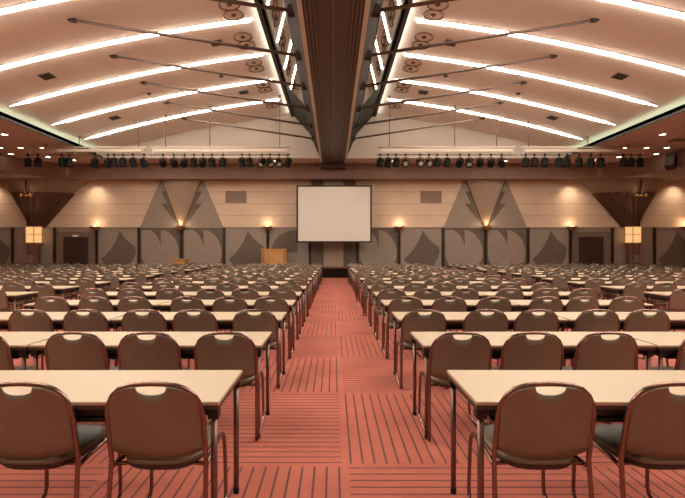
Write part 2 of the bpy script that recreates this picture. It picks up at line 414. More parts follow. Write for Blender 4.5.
# pleated fan reliefs
def fan_relief(sg):
    nm = 'left' if sg < 0 else 'right'
    cx = sg*151.5*S; y = WALL_D
    r = thing('fan_relief', f'taupe trapezoid wall relief with pale pleated fan, {nm} of the screen', 'wall relief', (cx, y, DT), 0, 'fan reliefs on the far wall')
    obj('backing', MB().prism([(-2.23,0.045),(2.23,0.045),(1.16,BULK-DT),(-1.16,BULK-DT)], -0.06, 0), M['dado_pale'], r)
    n = 36; rows = []
    for zz, hw, dep in ((0.10, 0.10, 0.10), (BULK-DT, 1.03, 0.42)):
        row = []
        for i in range(n*2+1):
            t = i/(n*2); a = PI*(1-t); k = 1 + (0.17 if i % 2 else 0)
            row.append((hw*math.cos(a), -0.06 - dep*math.sin(a)*k, zz))
        rows.append(row)
    obj('pleated_fan', MB().sheet(rows, False), M['fan'], r)
    zig = [(110,107),(143,107),(207,275),(196,280),(110,168),(140,168)]
    P = [(((140+a/4.98)-182.2)*S, wz(170+b/4.98, WALL_D)-DT) for a, b in zig]
    for s2 in (1, -1):
        obj('zigzag_panel', MB().prism([(s2*x, z) for x, z in P], -0.09, -0.06), M['dado_dark'], r)
        e = MB().tube([(s2*0.10, -0.09, 0.10), (s2*1.05, -0.09, BULK-DT)], 0.022, 6); obj('fan_edge', e, M['strip'], r)
    l = thing('bowl_uplight', f'gold uplight bowl at the foot of the {nm} pleated fan', 'wall lamp', (cx, y-0.30, DT+0.02))
    obj('bowl', MB().lathe([(0.05,-0.16),(0.13,-0.08),(0.21,0.02),(0.23,0.10),(0.20,0.10),(0.1,0.0)], 24), M['gold'], l)
    obj('lamp', MB().lathe([(0.08,0.01),(0.12,0.04),(0.10,0.07),(0.03,0.085)], 16), M['g_bowl'], l)
    obj('bracket', MB().box(-0.05, 0.05, 0.05, 0.30, -0.14, -0.05), M['strip'], l)
    return cx
for sg in (-1, 1): fan_relief(sg)

def add_point(name, loc, energy, color, radius=0.08):
    d = bpy.data.lights.new(name, 'POINT'); d.energy = energy; d.color = color; d.shadow_soft_size = radius
    o = bpy.data.objects.new(name, d); COL.objects.link(o); o.location = loc; return o
def add_spot(name, loc, target, energy, color, size, blend=0.6, radius=0.06):
    d = bpy.data.lights.new(name, 'SPOT'); d.energy = energy; d.color = color; d.spot_size = size; d.spot_blend = blend; d.shadow_soft_size = radius
    o = bpy.data.objects.new(name, d); COL.objects.link(o); o.location = loc
    o.rotation_euler = (Vector(target) - Vector(loc)).to_track_quat('-Z', 'Y').to_euler(); return o
WARM = (1.0, 0.70, 0.42)
for sg in (-1, 1):
    add_point('fan_lamp_light', (sg*151.5*S, WALL_D-0.34, DT+0.22), 12, WARM)

# torch sconces on the dividers
torch_words = {-236: 'beside the left dark double door', -65.5: 'behind the oak lectern', 65.5: 'first right of the screen', 236: 'beside the right dark double door', 349.5: 'at the far right edge of the photo'}
for k, words_ in torch_words.items():
    x = k*S
    t = thing('torch_sconce', f'gold dish wall lamp {words_}', 'wall lamp', (x, WALL_D-0.11, DT), 0, 'torch lamps along the far wall')
    obj('dish', MB().lathe([(0.03,-0.18),(0.07,-0.14),(0.16,-0.02),(0.28,0.04),(0.29,0.07),(0.25,0.07),(0.12,0.0)], 24, (0,-0.16,0)), M['gold'], t)
    obj('lamp', MB().lathe([(0.10,0.02),(0.15,0.05),(0.12,0.085),(0.03,0.10)], 16, (0,-0.16,0)), M['g_bowl'], t)
    obj('stem', MB().tube([(0,-0.04,-0.9),(0,-0.10,-0.5),(0,-0.16,-0.16)], 0.025, 8), M['strip'], t)
    add_point('torch_light', (x, WALL_D-0.27, DT+0.25), 6, WARM)

# wall grilles
for sg, nm in ((-1,'left'), (1,'right')):
    cx = sg*97.5*S
    g = thing('wall_grille', f'flat rectangular air grille high on the beige wall, {nm} of the screen', 'air grille', (cx, WALL_D, wz(197, WALL_D)))
    obj('frame', MB().box(-0.57,0.57,-0.02,0,-0.33,0.33), M['grille'], g)
    s_ = MB()
    for i in range(11): s_.box(-0.53, 0.53, -0.032, -0.02, -0.29+i*0.054, -0.29+i*0.054+0.03)
    obj('slats', s_, M['grille'], g)

# flared corner columns with lanterns
for sg, nm in ((-1,'left'), (1,'right')):
    cx, cy = sg*15.8, 24.0
    c = put('flared_column', None, None, (cx, cy, 0)); c['kind'] = 'structure'; c['label'] = f'column with fluted bronze flare at the {nm} corner of the far wall'
    obj('shaft', MB().lathe([(0.33,0),(0.33,0.1),(0.30,0.12),(0.30,2.7)], 32), M['shaft'], c)
    obj('access_plate', MB().box(-0.12,0.12,-0.34,-0.28,0.72,1.15), M['plate'], c)
    def ring(z, ain, aout, dep, n=72, fl=0.0):
        row = []
        for i in range(n+1):
            a = PI*i/n; x = math.cos(a)         # x>0 towards +X
            half = ain if x*sg < 0 else aout
            k = 1 + fl*(0.5+0.5*math.cos(i/n*2*PI*14))
            row.append((x*half*k, 0.44 - dep*math.sin(a)*k, z))
        return row
    zs = [2.60, 2.75, 3.1, 3.6, 4.1, 4.42]
    rows = []
    for z in zs:
        t = (z-2.60)/(4.42-2.60)
        rows.append(ring(z, 0.34+1.41*t, 0.34+0.95*t, 0.62+0.22*t, fl=0.11*(0.3+0.7*t)))
    obj('fluted_flare', MB().sheet(rows, True), M['flute'], c)
    rows = [ring(4.42, 1.78, 1.32, 0.86), ring(BULK, 2.70, 1.95, 1.02)]
    obj('flare_collar', MB().sheet(rows, True), M['band'], c)
    up = MB().tube([(0,-0.50,2.6),(0,-0.66,5.0)], 0.035, 8)
    obj('lamp_stem', up, M['strip'], c)
    obj('cross_arm', MB().tube([(-0.28,-0.62,4.20),(0.28,-0.62,4.20)], 0.03, 8).lathe([(0.03,-0.10),(0.07,-0.05),(0.07,0.06)], 12, (-0.26,-0.64,4.24)).lathe([(0.03,-0.10),(0.07,-0.05),(0.07,0.06)], 12, (0.26,-0.64,4.24)), M['gold'], c)
    l = thing('column_lantern', f'glowing amber square lantern round the {nm} corner column', 'lantern', (cx, cy, 1.76), -sg*0.576)
    sh = MB()
    r_ = 0.36
    for i in range(4):
        a = PI/2*i
        R = Matrix.Rotation(a, 3, 'Z')
        for half in (0, 1):
            pts = [R @ Vector((-r_ + 0.015 + half*(r_-0.005), -r_, z)) for z in (0.03, 0.43, 0.45, 0.84)] + [R @ Vector((-0.02 + half*(r_+0.005), -r_, z)) for z in (0.03, 0.43, 0.45, 0.84)]
            b = len(sh.v); sh.v += [tuple(v) for v in pts]
            sh.face((b, b+4, b+5, b+1)); sh.face((b+2, b+6, b+7, b+3))
    obj('shade', sh, M['g_lantern'], l)
    fr = MB()
    for sx in (-1,1):
        for sy in (-1,1): fr.box(sx*r_-0.02, sx*r_+0.02, sy*r_-0.02, sy*r_+0.02, 0, 0.87)
    for z in (0, 0.84):
        for sx in (-1, 1):
            fr.box(sx*r_-0.02, sx*r_+0.02, -r_, r_, z, z+0.03); fr.box(-r_, r_, sx*r_-0.02, sx*r_+0.02, z, z+0.03)
    obj('lantern_frame', fr, M['gold'], l)
    for dx in (-0.25, 0.25):
        add_spot('flare_light', (cx+dx, cy-0.70, 2.75), (cx+dx*2.2, cy-0.55, 5.2), 28, WARM, math.radians(70), 0.8)
    add_point('flare_arm_light', (cx, cy-0.80, 4.4), 2.5, WARM, 0.05)

# ------------------------------------------------------------------ vault light strips
STRIP_D = [19.9 - 2.29*i for i in range(10)]
def strip_meshes(sgn):
    xs = [2.4 + i*(10.9-2.4)/40 for i in range(41)]
    rows = []; rim = []
    for x in xs:
        w = 0.078 * (1 if x < 10.3 else max(0.08, (10.95-x)/0.65))
        row = []
        for j in range(7):
            a = PI*j/6; row.append((sgn*x, -w*math.cos(a), vz(x) - 0.012 - 0.045*math.sin(a)*(w/0.078)))
        rows.append(row)
    d = MB().sheet(rows, True)
    fr = MB()
    for s2 in (-1, 1):
        fr.tube([(sgn*x, s2*(0.088 if x < 10.3 else 0.088*max(0.1,(10.95-x)/0.65)), vz(x)-0.006) for x in xs], 0.012, 5)
    return d.mesh('diffuser', [M['g_strip']]), fr.mesh('rim', [M['chrome']])
for sgn, nm in ((-1,'left'), (1,'right')):
    dm, fm = strip_meshes(sgn)
    for i, d in enumerate(STRIP_D):
        t = thing('ceiling_strip_light', f'glowing curved light strip across the {nm} vault, {ORD[i+1]} from the far end', 'light strip', (0, d, 0), 0, f'light strips of the {nm} vault')
        put('diffuser', dm, t); put('rim', fm, t)

# tie rods
ROD_D = [20.3 - 2.17*i for i in range(6)]
for sgn, nm in ((-1,'left'), (1,'right')):
    xo, xi = 6.67, 0.86
    zo, zi = vz(xo) - 0.03, 6.36
    rm = MB().tube([(sgn*xo,0,zo), (sgn*xi,0,zi)], 0.042, 8).mesh('rod', [M['rod']])
    hm = MB().box(*sorted((sgn*(xo-0.06), sgn*(xo+0.10))), -0.05, 0.05, zo-0.02, vz(xo)+0.01).tube([(sgn*(xo+0.04),0,zo), (sgn*(xo-0.10),0,zo-0.017)], 0.058, 10).mesh('anchor', [M['flank']])
    bk = MB()
    bk.tube([(sgn*0.80,-0.5,6.75), (sgn*0.88,0,6.36)], 0.03, 6); bk.tube([(sgn*0.80,0.5,6.75), (sgn*0.88,0,6.36)], 0.03, 6)
    bk.box(*sorted((sgn*0.72, sgn*0.95)), -0.10, 0.10, 6.28, 6.46)
    bkm = bk.mesh('bracket', [M['flank']])
    for i, d in enumerate(ROD_D):
        t = thing('tie_rod', f'slim bronze tie rod from {nm} vault down to the beam, {ORD[i+1]} from the far end', 'tie rod', (0, d, 0), 0, f'tie rods of the {nm} vault')
        put('rod', rm, t); put('anchor', hm, t); put('bracket', bkm, t)

# ring fixtures, diffusers and sensors in the vault
ring_m = MB()
for j in range(1):
    ring_m.lathe([(0.265,0.02),(0.285,0.0),(0.29,-0.02),(0.275,-0.025),(0.262,0.0)], 28, caps=False)
ring_me = ring_m.mesh('ring', [M['rod']])
bowl_me = MB().lathe([(0.255,-0.005),(0.20,0.03),(0.13,0.05)], 28, caps=False).mesh('reflector', [M['batten']])
core_me = MB().lathe([(0.065,0.03),(0.075,-0.01),(0.06,-0.03),(0.03,-0.03)], 20).mesh('lamp_core', [M['rod']])
slope = lambda x: math.atan(-(0.0758 + 0.01952*x))
for sgn, nm in ((-1,'left'), (1,'right')):
    for i, d in enumerate([20.4, 18.3, 16.15, 14.25, 12.4]):
        for j, dd in enumerate((0.27, -0.27)):
            t = thing('ring_downlight', f'{"farther" if j==0 else "nearer"} round fixture of pair {i+1} from the far end, {nm} vault by the mirror', 'ceiling light', (sgn*2.78, d+dd, vz(2.78)-0.01), 0, f'round fixtures of the {nm} vault')
            t.rotation_euler = (0, -sgn*slope(2.78), 0)
            put('ring', ring_me, t); put('reflector', bowl_me, t); put('lamp_core', core_me, t)
    for x, d, w_ in ((8.88,14.1,'outer nearer'),(8.9,18.5,'outer farther'),(3.62,14.1,'inner nearer'),(3.65,18.5,'inner farther')):
        t = thing('air_diffuser', f'small square dark air diffuser in the {nm} vault, the {w_} one', 'air vent', (sgn*x, d, vz(x)-0.01))
        t.rotation_euler = (0, -sgn*slope(x), 0)
        obj('frame', MB().box(-0.19,0.19,-0.20,0.20,-0.012,0.004), M['grille'], t)
        v_ = MB()
        for q_ in range(6): v_.box(-0.17,0.17,-0.185+q_*0.063,-0.185+q_*0.063+0.05,-0.025,-0.012)
        obj('louvre', v_, M['vent'], t)
    for x, d, w_ in ((6.9,17.0,'nearer'),(6.6,20.2,'farther'),(4.1,16.6,'inner')):
        t = obj('smoke_detector', MB().lathe([(0.05,-0.05),(0.08,-0.04),(0.08,0.02)], 16, (0,0,0)), M['vent'], None, (sgn*x, d, vz(x)-0.01))
        tag(t, f'tiny dark round detector in the {nm} vault, the {w_} one', 'detector')

# recessed downlights in the flat ceiling
DL = [(12.8,17.7),(12.85,20.0),(13.75,20.0),(14.65,20.0),(15.1,21.3),(13.8,22.0),(13.0,22.75),(8.65,22.95),(2.9,22.95)]
DLW = ['nearest beside the vault','in the row of three, vault end','in the row of three, middle','in the row of three, outermost','by the corner bulkhead','inside the corner column','over the end of the lighting batten','over the fan relief','beside the beam head']
tr_me = MB().lathe([(0.15,0.01),(0.15,-0.015),(0.118,-0.02),(0.112,0.0)], 24, caps=False).mesh('trim_ring', [M['plate']])
ln_me = MB().lathe([(0.115,-0.004),(0.07,-0.010),(0.01,-0.012)], 20).mesh('lens', [M['g_down']])
bf_me = MB().lathe([(0.125,-0.004),(0.07,-0.010),(0.01,-0.012)], 20).mesh('baffle', [M['vent']])
for sgn, nm in ((-1,'left'), (1,'right')):
    for (x, d), w_ in zip(DL, DLW):
        t = thing('recessed_downlight', f'lit round downlight {w_}, {nm} half of the ceiling', 'ceiling light', (sgn*x, d, SOFF-0.002), 0, 'downlights in the flat ceiling')
        put('trim_ring', tr_me, t); put('lens', ln_me, t)
    for i in range(5):
        for x in (12.9, 14.6):
            t = thing('recessed_downlight', f'lit round downlight over the {nm} seats, {"inner" if x<13 else "outer"} line, {ORD[i+1]} towards the camera', 'ceiling light', (sgn*x, 15.3-i*2.6, SOFF-0.002), 0, 'downlights in the flat ceiling')
            put('trim_ring', tr_me, t); put('lens', ln_me, t)
    v = thing('ceiling_vent', f'flat dark return grille in the flat ceiling, {nm} side', 'air vent', (sgn*14.2, 18.6, SOFF-0.002))
    obj('frame', MB().box(-0.45,0.45,-0.22,0.22,-0.015,0), M['vent'], v)
    s_ = MB()
    for q_ in range(6): s_.box(-0.42,0.42,-0.19+q_*0.066,-0.19+q_*0.066+0.03,-0.03,-0.015)
    obj('slats', s_, M['grille'], v)
    for i, u in enumerate((50, 58.3, 66.5) if sgn < 0 else (600.5, 608.7, 617)):
        x = wx(u, 23.55)
        t = thing('fascia_downlight', f'tiny downlight washing the bulkhead face, {ORD[i+1]} from the left, {nm} corner', 'ceiling light', (x, 23.52, SOFF-0.002), 0, 'tiny downlights along the bulkhead')
        put('trim_ring', tr_me, t); put('baffle', bf_me, t)
        add_spot('fascia_light', (x, 23.52, SOFF-0.05), (x, 23.66, 5.0), 5, (1.0,0.72,0.5), math.radians(38), 0.7, 0.03)
    # wall washers under the far bulkhead
    for k, w_ in ((236,'over the dark double door'), (340,'in the corner beyond the column')):
        x = sgn*k*S
        t = thing('wall_washer', f'small round wall washer under the bulkhead, {w_}, {nm} side', 'ceiling light', (x, 23.86, BULK-0.004), 0, 'wall washers under the bulkhead')
        put('trim_ring', tr_me, t); put('baffle', bf_me, t)
        add_spot('washer_light', (x, 23.85, BULK-0.04), (x, 24.5, 3.4), 125, (1.0,0.80,0.58), math.radians(110), 1.0, 0.12)

# ------------------------------------------------------------------ lighting battens and spotlights
RD, PZ1, PZ2 = 19.5, 5.80, 5.62
def batten(xa, xb, hang, label):
    t = thing('lighting_batten', label, 'lighting bar', (0, RD, 0), 0, 'lighting battens across the ceiling')
    obj('upper_pipe', MB().tube([(xa,0,PZ1),(xb,0,PZ1)], 0.03, 8), M['batten'], t)
    obj('channel', MB().box(xa+0.15, xb-0.15, -0.06, 0.06, PZ2-0.02, PZ2+0.10), M['batten'], t)
    obj('lamp_pipe', MB().tube([(xa-0.05,0,PZ2-0.14),(xb+0.05,0,PZ2-0.14)], 0.022, 8), M['rod'], t)
    n = max(3, int((xb-xa)/0.9))
    for i in range(n+1):
        x = xa + 0.1 + (xb-xa-0.2)*i/n; obj('tie_bar', MB().box(x-0.012, x+0.012, -0.012, 0.012, PZ2-0.14, PZ1), M['batten'], t)
    for x in hang:
        zt = vz(x) if abs(x) < EDGE else SOFF
        obj('hanger', MB().tube([(x,0,PZ1),(x,0,zt+0.01)], 0.016, 6).lathe([(0.06,-0.02),(0.06,0.01)], 10, (x,0,zt-0.0)), M['rod'], t)
batten(-13.1, -8.05, (-12.3, -10.9, -8.35), 'pale lighting batten farthest out on the left side')
batten(-7.85, -1.9, (-7.2, -5.3, -2.3), 'pale lighting batten between the left fan relief and the beam')
batten(1.9, 7.8, (2.4, 5.2, 7.0), 'pale lighting batten between the beam and the right fan relief')
batten(8.05, 13.4, (8.35, 10.9, 12.6), 'pale lighting batten farthest out on the right side')
def spot_proto():
    r = put('stage_spotlight', None); r['category'] = 'spotlight'; r['group'] = 'spotlights on the battens'
    obj('clamp', MB().box(-0.03,0.03,-0.04,0.04,-0.05,0.05).tube([(0,0,-0.04),(0,0,-0.13)], 0.014, 6), M['black'], r)
    obj('yoke', MB().tube([(-0.15,0,-0.33),(-0.155,0,-0.2),(-0.10,0,-0.13),(0,0,-0.125),(0.10,0,-0.13),(0.155,0,-0.2),(0.15,0,-0.33)], 0.014, 6), M['black'], r)
    can = obj('can', MB().lathe([(0.05,0.19),(0.10,0.17),(0.125,0.10),(0.13,-0.10),(0.15,-0.12),(0.15,-0.18),(0.13,-0.18),(0.125,-0.13)], 20, (0,0,0), caps=True), M['black'], r, (0,0,-0.33))
    obj('lens', MB().lathe([(0.128,-0.14),(0.08,-0.155),(0.01,-0.16)], 20), M['lens'], can)
    return r
sp0 = spot_proto()
SU = [('left outer', [28,38,62,69,95,108,114,123,133,144]), ('left inner', [163,174,184.5,194,203,212,223,242,249.6,262,270,279,288]),
      ('right inner', [380,388,396,405.5,420,429,437,447,460,469,480,491,501.6]), ('right outer', [525.7,534.5,544.7,559,567,579,591,601,623.5,631,640])]
TILT = {28:(.1,0),38:(.1,0),62:(.15,0),69:(.1,.1),95:(.5,.5),108:(.4,.5),114:(.2,0),123:(.1,.0),133:(.4,.1),144:(.4,-.5),163:(1.1,.6),174:(1.1,.6),184.5:(1.1,.5),194:(.4,0),203:(1.0,.6),
        212:(.35,0),223:(.1,.05),242:(.3,0),249.6:(.3,0),262:(-.7,.4),270:(-.7,-.4),279:(-.7,-.5),288:(.5,.3),380:(.4,.2),388:(.5,.3),396:(.3,.2),405.5:(-.9,.5),420:(-1.0,.1),429:(-1.0,.1),
        437:(.2,0),447:(.2,.2),460:(.9,.6),469:(-.8,0),480:(1.1,-.5),491:(1.1,-.5),501.6:(1.1,-.5)}
first = True
for bn, us in SU:
    for i, u in enumerate(us):
        x = wx(u, RD); lab = f'black stage spotlight, {ORD[i+1]} from the left on the {bn} batten'
        o = sp0 if first else dup(sp0, (0,0,0), 0, lab)
        first = False
        o['label'] = lab; o.location = (x, RD, PZ2-0.14); o.rotation_euler = (0,0,0)
        tx, ty = TILT.get(u, (random.uniform(0,.35), random.uniform(-.15,.15)))
        can = [c for c in o.children if c.name.startswith('can')][0]
        # aim: positive tilt points the lens at the stage, negative at the seats
        can.rotation_euler = (tx, ty, random.uniform(-.3,.3))

# ------------------------------------------------------------------ screen, stage, lecterns, loudspeaker
SD = 23.2
sx0, sx1, sz0, sz1 = wx(296.5,SD), wx(371.8,SD), wz(242.7,SD), wz(185.3,SD)
scx, scz = (sx0+sx1)/2, (sz0+sz1)/2; hw, hh = (sx1-sx0)/2, (sz1-sz0)/2
s = thing('projection_screen', 'large pale projection screen in a black border hanging over the stage', 'screen', (scx, SD, scz))
obj('screen_cloth', MB().box(-hw+0.07, hw-0.07, -0.012, 0.0, -hh+0.07, hh-0.06), M['screen'], s)
b_ = MB(); b_.box(-hw, -hw+0.08, -0.03, 0.03, -hh, hh); b_.box(hw-0.08, hw, -0.03, 0.03, -hh, hh); b_.box(-hw+0.08, hw-0.08, -0.03, 0.03, -hh, -hh+0.08); b_.box(-hw+0.08, hw-0.08, -0.03, 0.03, hh-0.07, hh)
b_.box(-hw+0.08, hw-0.08, 0.005, 0.02, -hh+0.08, hh-0.07)
obj('border', b_, M['border'], s)
for q_ in (-0.5, 0.5):
    obj('cable', MB().tube([(q_*hw-scx*0,0.0,hh),(q_*hw,0.0,SOFF-scz)], 0.008, 6), M['trim'], s)
st = thing('stage_platform', 'low black stage at the far end of the centre aisle', 'stage', (0, 22.9, 0))
obj('skirt', MB().box(-6.2, 6.2, 0, 1.32, 0, 0.47), M['stage'], st); obj('deck', MB().box(-6.22, 6.22, -0.02, 1.32, 0.47, 0.51), M['stagetop'], st)
def lectern(label, x, y, z0, w, h):
    t = thing('lectern', label, 'lectern', (x, y, z0))
    obj('front_panel', MB().box(-w*0.62+w*0.12, w*0.62-w*0.12, -0.20, -0.16, 0.05, h-0.05), M['oak'], t)
    for sg in (-1, 1): obj('side_panel', MB().box(*sorted((sg*w*0.36, sg*w*0.5)), -0.22, 0.22, 0.05, h-0.04), M['oak_dark'], t)
    obj('top_board', MB().box(-w*0.52, w*0.52, -0.25, 0.26, h-0.05, h), M['oak'], t, bevel=0.008)
    obj('plinth', MB().box(-w*0.51, w*0.51, -0.23, 0.24, 0, 0.05), M['oak_dark'], t)
lectern('wide orange oak lectern on the stage, left of the screen', wx(274.5,23.5), 23.5, 0.51, 1.30, wz(248.8,23.5)-0.51)
lectern('small orange oak lectern on the floor below the left pleated fan', wx(180.7,23.3), 23.3, 0, 0.66, wz(258.8,23.3))
ls = thing('loudspeaker', 'small dark loudspeaker tilted on the bulkhead at the right corner', 'loudspeaker', (15.12, 20.4, 5.36))
ls.rotation_euler = (0, 0.45, 0.7)
obj('cabinet', MB().box(-0.2,0.2,-0.18,0.18,-0.32,0.32), M['vent'], ls, bevel=0.02); obj('grille_cloth', MB().box(-0.17,0.17,-0.20,-0.18,-0.29,0.29), M['black'], ls)
obj('bracket', MB().box(0.1,0.5,0.1,0.2,-0.05,0.05), M['plate'], ls)

# ------------------------------------------------------------------ chair
def yb(z): return 0.0 if z < 0.44 else -0.075*((z-0.44)/0.36)
OUT = [(.213,.60),(.212,.655),(.203,.70),(.182,.742),(.148,.774),(.104,.791),(.052,.798),(0,.800)]
def top_z(x):
    x = abs(x)
    for (xa, za), (xb, zb) in zip(OUT, OUT[1:]):
        if xb <= x <= xa: return za + (zb-za)*((xa-x)/(xa-xb) if xa > xb else 0)
    return .60
def shell_mb(nx=26, nz=7):
    xs = sorted([-.203 + .406*i/nx for i in range(nx+1) if abs(-.203 + .406*i/nx) > .072] + [-.067,-.062,-.055,-.044,-.03,-.015,0,.015,.03,.044,.055,.062,.067])
    mb = MB(); ids = {}
    def vert(x, z):
        key = (round(x,5), round(z,5))
        if key not in ids:
            y = yb(z) - 0.022*(1-(x/.210)**2) - 0.012*math.exp(-((z-.52)/.07)**2)*(1-(x/.210)**2)
            ids[key] = len(mb.v); mb.v.append((x, y, z))
        return ids[key]
    def col(x):
        zb = .478 - .040*math.cos(x/.203*PI/2)
        zt = top_z(x) - 0.004
        if abs(x) < .0669:
            zh = .787 - .033*(1-(abs(x)/.067)**2.6)**.5
            return [zb + (zh-zb)*i/nz for i in range(nz+1)], []
        zh = zu = min(.782, zt-.004) if abs(x) > .068 else .787
        return [zb + (zh-zb)*i/nz for i in range(nz+1)], [zu, zt]
    for xa, xb in zip(xs, xs[1:]):
        la, ua = col(xa); lb, ub = col(xb)
        for A, B in ((la, lb), (ua, ub) if ua and ub else (la, lb)) if ua and ub else ((la, lb),):
            for i in range(len(A)-1):
                q = [vert(xa,A[i]), vert(xb,B[i]), vert(xb,B[i+1]), vert(xa,A[i+1])]
                q = list(dict.fromkeys(q))
                if len(q) > 2: mb.face(q, True)
    return mb
def frame_mb(n=8):
    right = [(.221,-.045,.012),(.216,-.02,.25),(.213,0,.43),(.213,yb(.52),.52)] + [(x, yb(z), z) for x, z in OUT]
    left = [(-x, y, z) for x, y, z in right[:-1]]
    return MB().tube(left + right[::-1], .0115, n)
def leg_mb(s, n=8):
    P = [(.211,.0,.392),(.202,.10,.396),(.196,.33,.40),(.195,.385,.392),(.196,.415,.362),(.198,.428,.30),(.202,.435,.075),(.204,.425,.035),(.207,.395,.013),(.221,-.045,.012)]
    return MB().tube([(s*x, y, z) for x, y, z in P], .0105, n)
def seat_ring(z, k, n=28, off=0):
    row = []
    for i in range(n):
        a = 2*PI*i/n; c, s = math.cos(a), math.sin(a); p = 2/3.6
        x = .188*k*math.copysign(abs(c)**p, c); y = .193 + (.230 if s < 0 else .215)*k*math.copysign(abs(s)**(p if s > 0 else .8), s)
        row.append((x*(1+.06*(y-.2)), y, z + off*(1-abs(x)/.2)))
    return row
def seat_mb(n=28):
    rows = [seat_ring(.414,.95,n), seat_ring(.417,1.0,n), seat_ring(.426,1.01,n), seat_ring(.437,.97,n), seat_ring(.442,.86,n), seat_ring(.440,.5,n), seat_ring(.438,.05,n)]
    mb = MB().sheet(rows, True, closed=True); b = len(rows)-1
    mb.face([b*n+i for i in range(n)], True); return mb
def pan_mb(n=28):
    rows = [seat_ring(.378,.78,n), seat_ring(.384,.90,n), seat_ring(.400,.98,n), seat_ring(.415,.995,n)]
    mb = MB().sheet(rows, True, closed=True); mb.face(list(range(n))[::-1]); mb.face([3*n+i for i in range(n)]); return mb
MES = dict(backrest=shell_mb().mesh('backrest', [M['shell']], solid=-0.007), back_frame=frame_mb().mesh('back_frame', [M['frame']]),
           legL=leg_mb(-1).mesh('leg', [M['frame']]), legR=leg_mb(1).mesh('leg', [M['frame']]), seat=seat_mb().mesh('seat', [M['cushion']]), seat_pan=pan_mb().mesh('seat_pan', [M['pan']]))
def bar_mb(): return MB().tube([(-.211,.02,.398),(-.16,.05,.388),(.16,.05,.388),(.211,.02,.398)], .010, 8)
MES['cross_bar'] = bar_mb().mesh('cross_bar', [M['frame']])
for me_ in MES.values(): me_.transform(Matrix.Diagonal((1.03, 1, 1, 1)))
foot_me = MB().lathe([(.017,0),(.017,.03),(.012,.04)], 10).mesh('foot_cap', [M['rubber']])
def chair_proto():
    r = put('stacking_chair', None); r['category'] = 'chair'
    put('backrest', MES['backrest'], r); put('back_frame', MES['back_frame'], r)
    l1 = put('leg', MES['legL'], r); l2 = put('leg', MES['legR'], r)
    put('seat', MES['seat'], r); put('seat_pan', MES['seat_pan'], r); put('cross_bar', MES['cross_bar'], r)
    return r
def merged_chair(lo):
    """one chair of one piece, for rows too far away to show the parts"""
    bm = bmesh.new(); mats = [M['shell'], M['frame'], M['cushion'], M['pan']]
    if lo: parts = [(shell_mb(16,4).mesh('t',[M['shell']],solid=-0.007),0),(frame_mb(5).mesh('t',[M['frame']]),1),(leg_mb(-1,4).mesh('t',[M['frame']]),1),(leg_mb(1,4).mesh('t',[M['frame']]),1),(seat_mb(14).mesh('t',[M['cushion']]),2)]
    else: parts = [(MES['backrest'],0),(MES['back_frame'],1),(MES['legL'],1),(MES['legR'],1),(MES['seat'],2),(MES['seat_pan'],3)]
    for me, mi in parts:
        if lo: me.transform(Matrix.Diagonal((1.03, 1, 1, 1)))
        k = len(bm.faces); bm.from_mesh(me); bm.faces.ensure_lookup_table()
        for f in bm.faces[k:]: f.material_index = mi
    out = bpy.data.meshes.new('stacking_chair')
    for m in mats: out.materials.append(m)
    bm.to_mesh(out); bm.free(); return out

# ------------------------------------------------------------------ table
TL, TD = 1.71, 0.56
def table_parts():
    P = {}
    P['table_top'] = MB().box(-TL/2, TL/2, -TD/2, TD/2, .682, .70).mesh('table_top', [M['top']], bevel=.004)
    P['edge_band'] = MB().box(-TL/2+.001, TL/2-.001, -TD/2+.001, TD/2-.001, .664, .683).mesh('edge_band', [M['edge']])
    P['shelf'] = MB().box(-TL/2+.10, TL/2-.10, -TD/2+.06, TD/2-.03, .585, .605).box(-TL/2+.10, TL/2-.10, TD/2-.04, TD/2-.03, .585, .664).box(-TL/2+.10, -TL/2+.115, -TD/2+.06, TD/2-.03, .585, .664).box(TL/2-.115, TL/2-.10, -TD/2+.06, TD/2-.03, .585, .664).mesh('shelf', [M['shelf']])
    P['apron'] = MB().box(-TL/2+.05, TL/2-.05, -TD/2+.035, -TD/2+.055, .625, .664).box(-TL/2+.05, TL/2-.05, TD/2-.055, TD/2-.035, .625, .664).box(-TL/2+.03, -TL/2+.05, -TD/2+.04, TD/2-.04, .625, .664).box(TL/2-.05, TL/2-.03, -TD/2+.04, TD/2-.04, .625, .664).mesh('apron', [M['shelf']])
    P['leg'] = MB().tube([(0,0,.0),(0,0,.62)], .0155, 10).box(-.024,.024,-.024,.024,.615,.664,1).mesh('leg', [M['tleg'], M['shelf']])
    return P
TP = table_parts()
LEGS = [(sx*(TL/2-.03), sy*(TD/2-.035)) for sx in (-1,1) for sy in (-1,1)]
def table_proto(caps):
    r = put('conference_table', None); r['category'] = 'table'
    for k in ('table_top','edge_band','shelf','apron'): put(k, TP[k], r)
    for x, y in LEGS:
        l = put('leg', TP['leg'], r, (x, y, 0))
        if caps: put('foot_cap', foot_me, l)
    return r
def merged_table():
    bm = bmesh.new(); mats = [M['top'], M['edge'], M['shelf'], M['tleg']]
    for k, mi in (('table_top',0),('edge_band',1),('shelf',2),('apron',2)):
        n = len(bm.faces); bm.from_mesh(TP[k]); bm.faces.ensure_lookup_table()
        for f in bm.faces[n:]: f.material_index = mi
    for x, y in LEGS:
        n = len(bm.faces); nv = len(bm.verts); bm.from_mesh(TP['leg']); bm.faces.ensure_lookup_table(); bm.verts.ensure_lookup_table()
        for f in bm.faces[n:]: f.material_index = 3 if f.material_index == 0 else 2
        for v in bm.verts[nv:]: v.co.x += x; v.co.y += y
    out = bpy.data.meshes.new('conference_table')
    for m in mats: out.materials.append(m)
    bm.to_mesh(out); bm.free(); return out

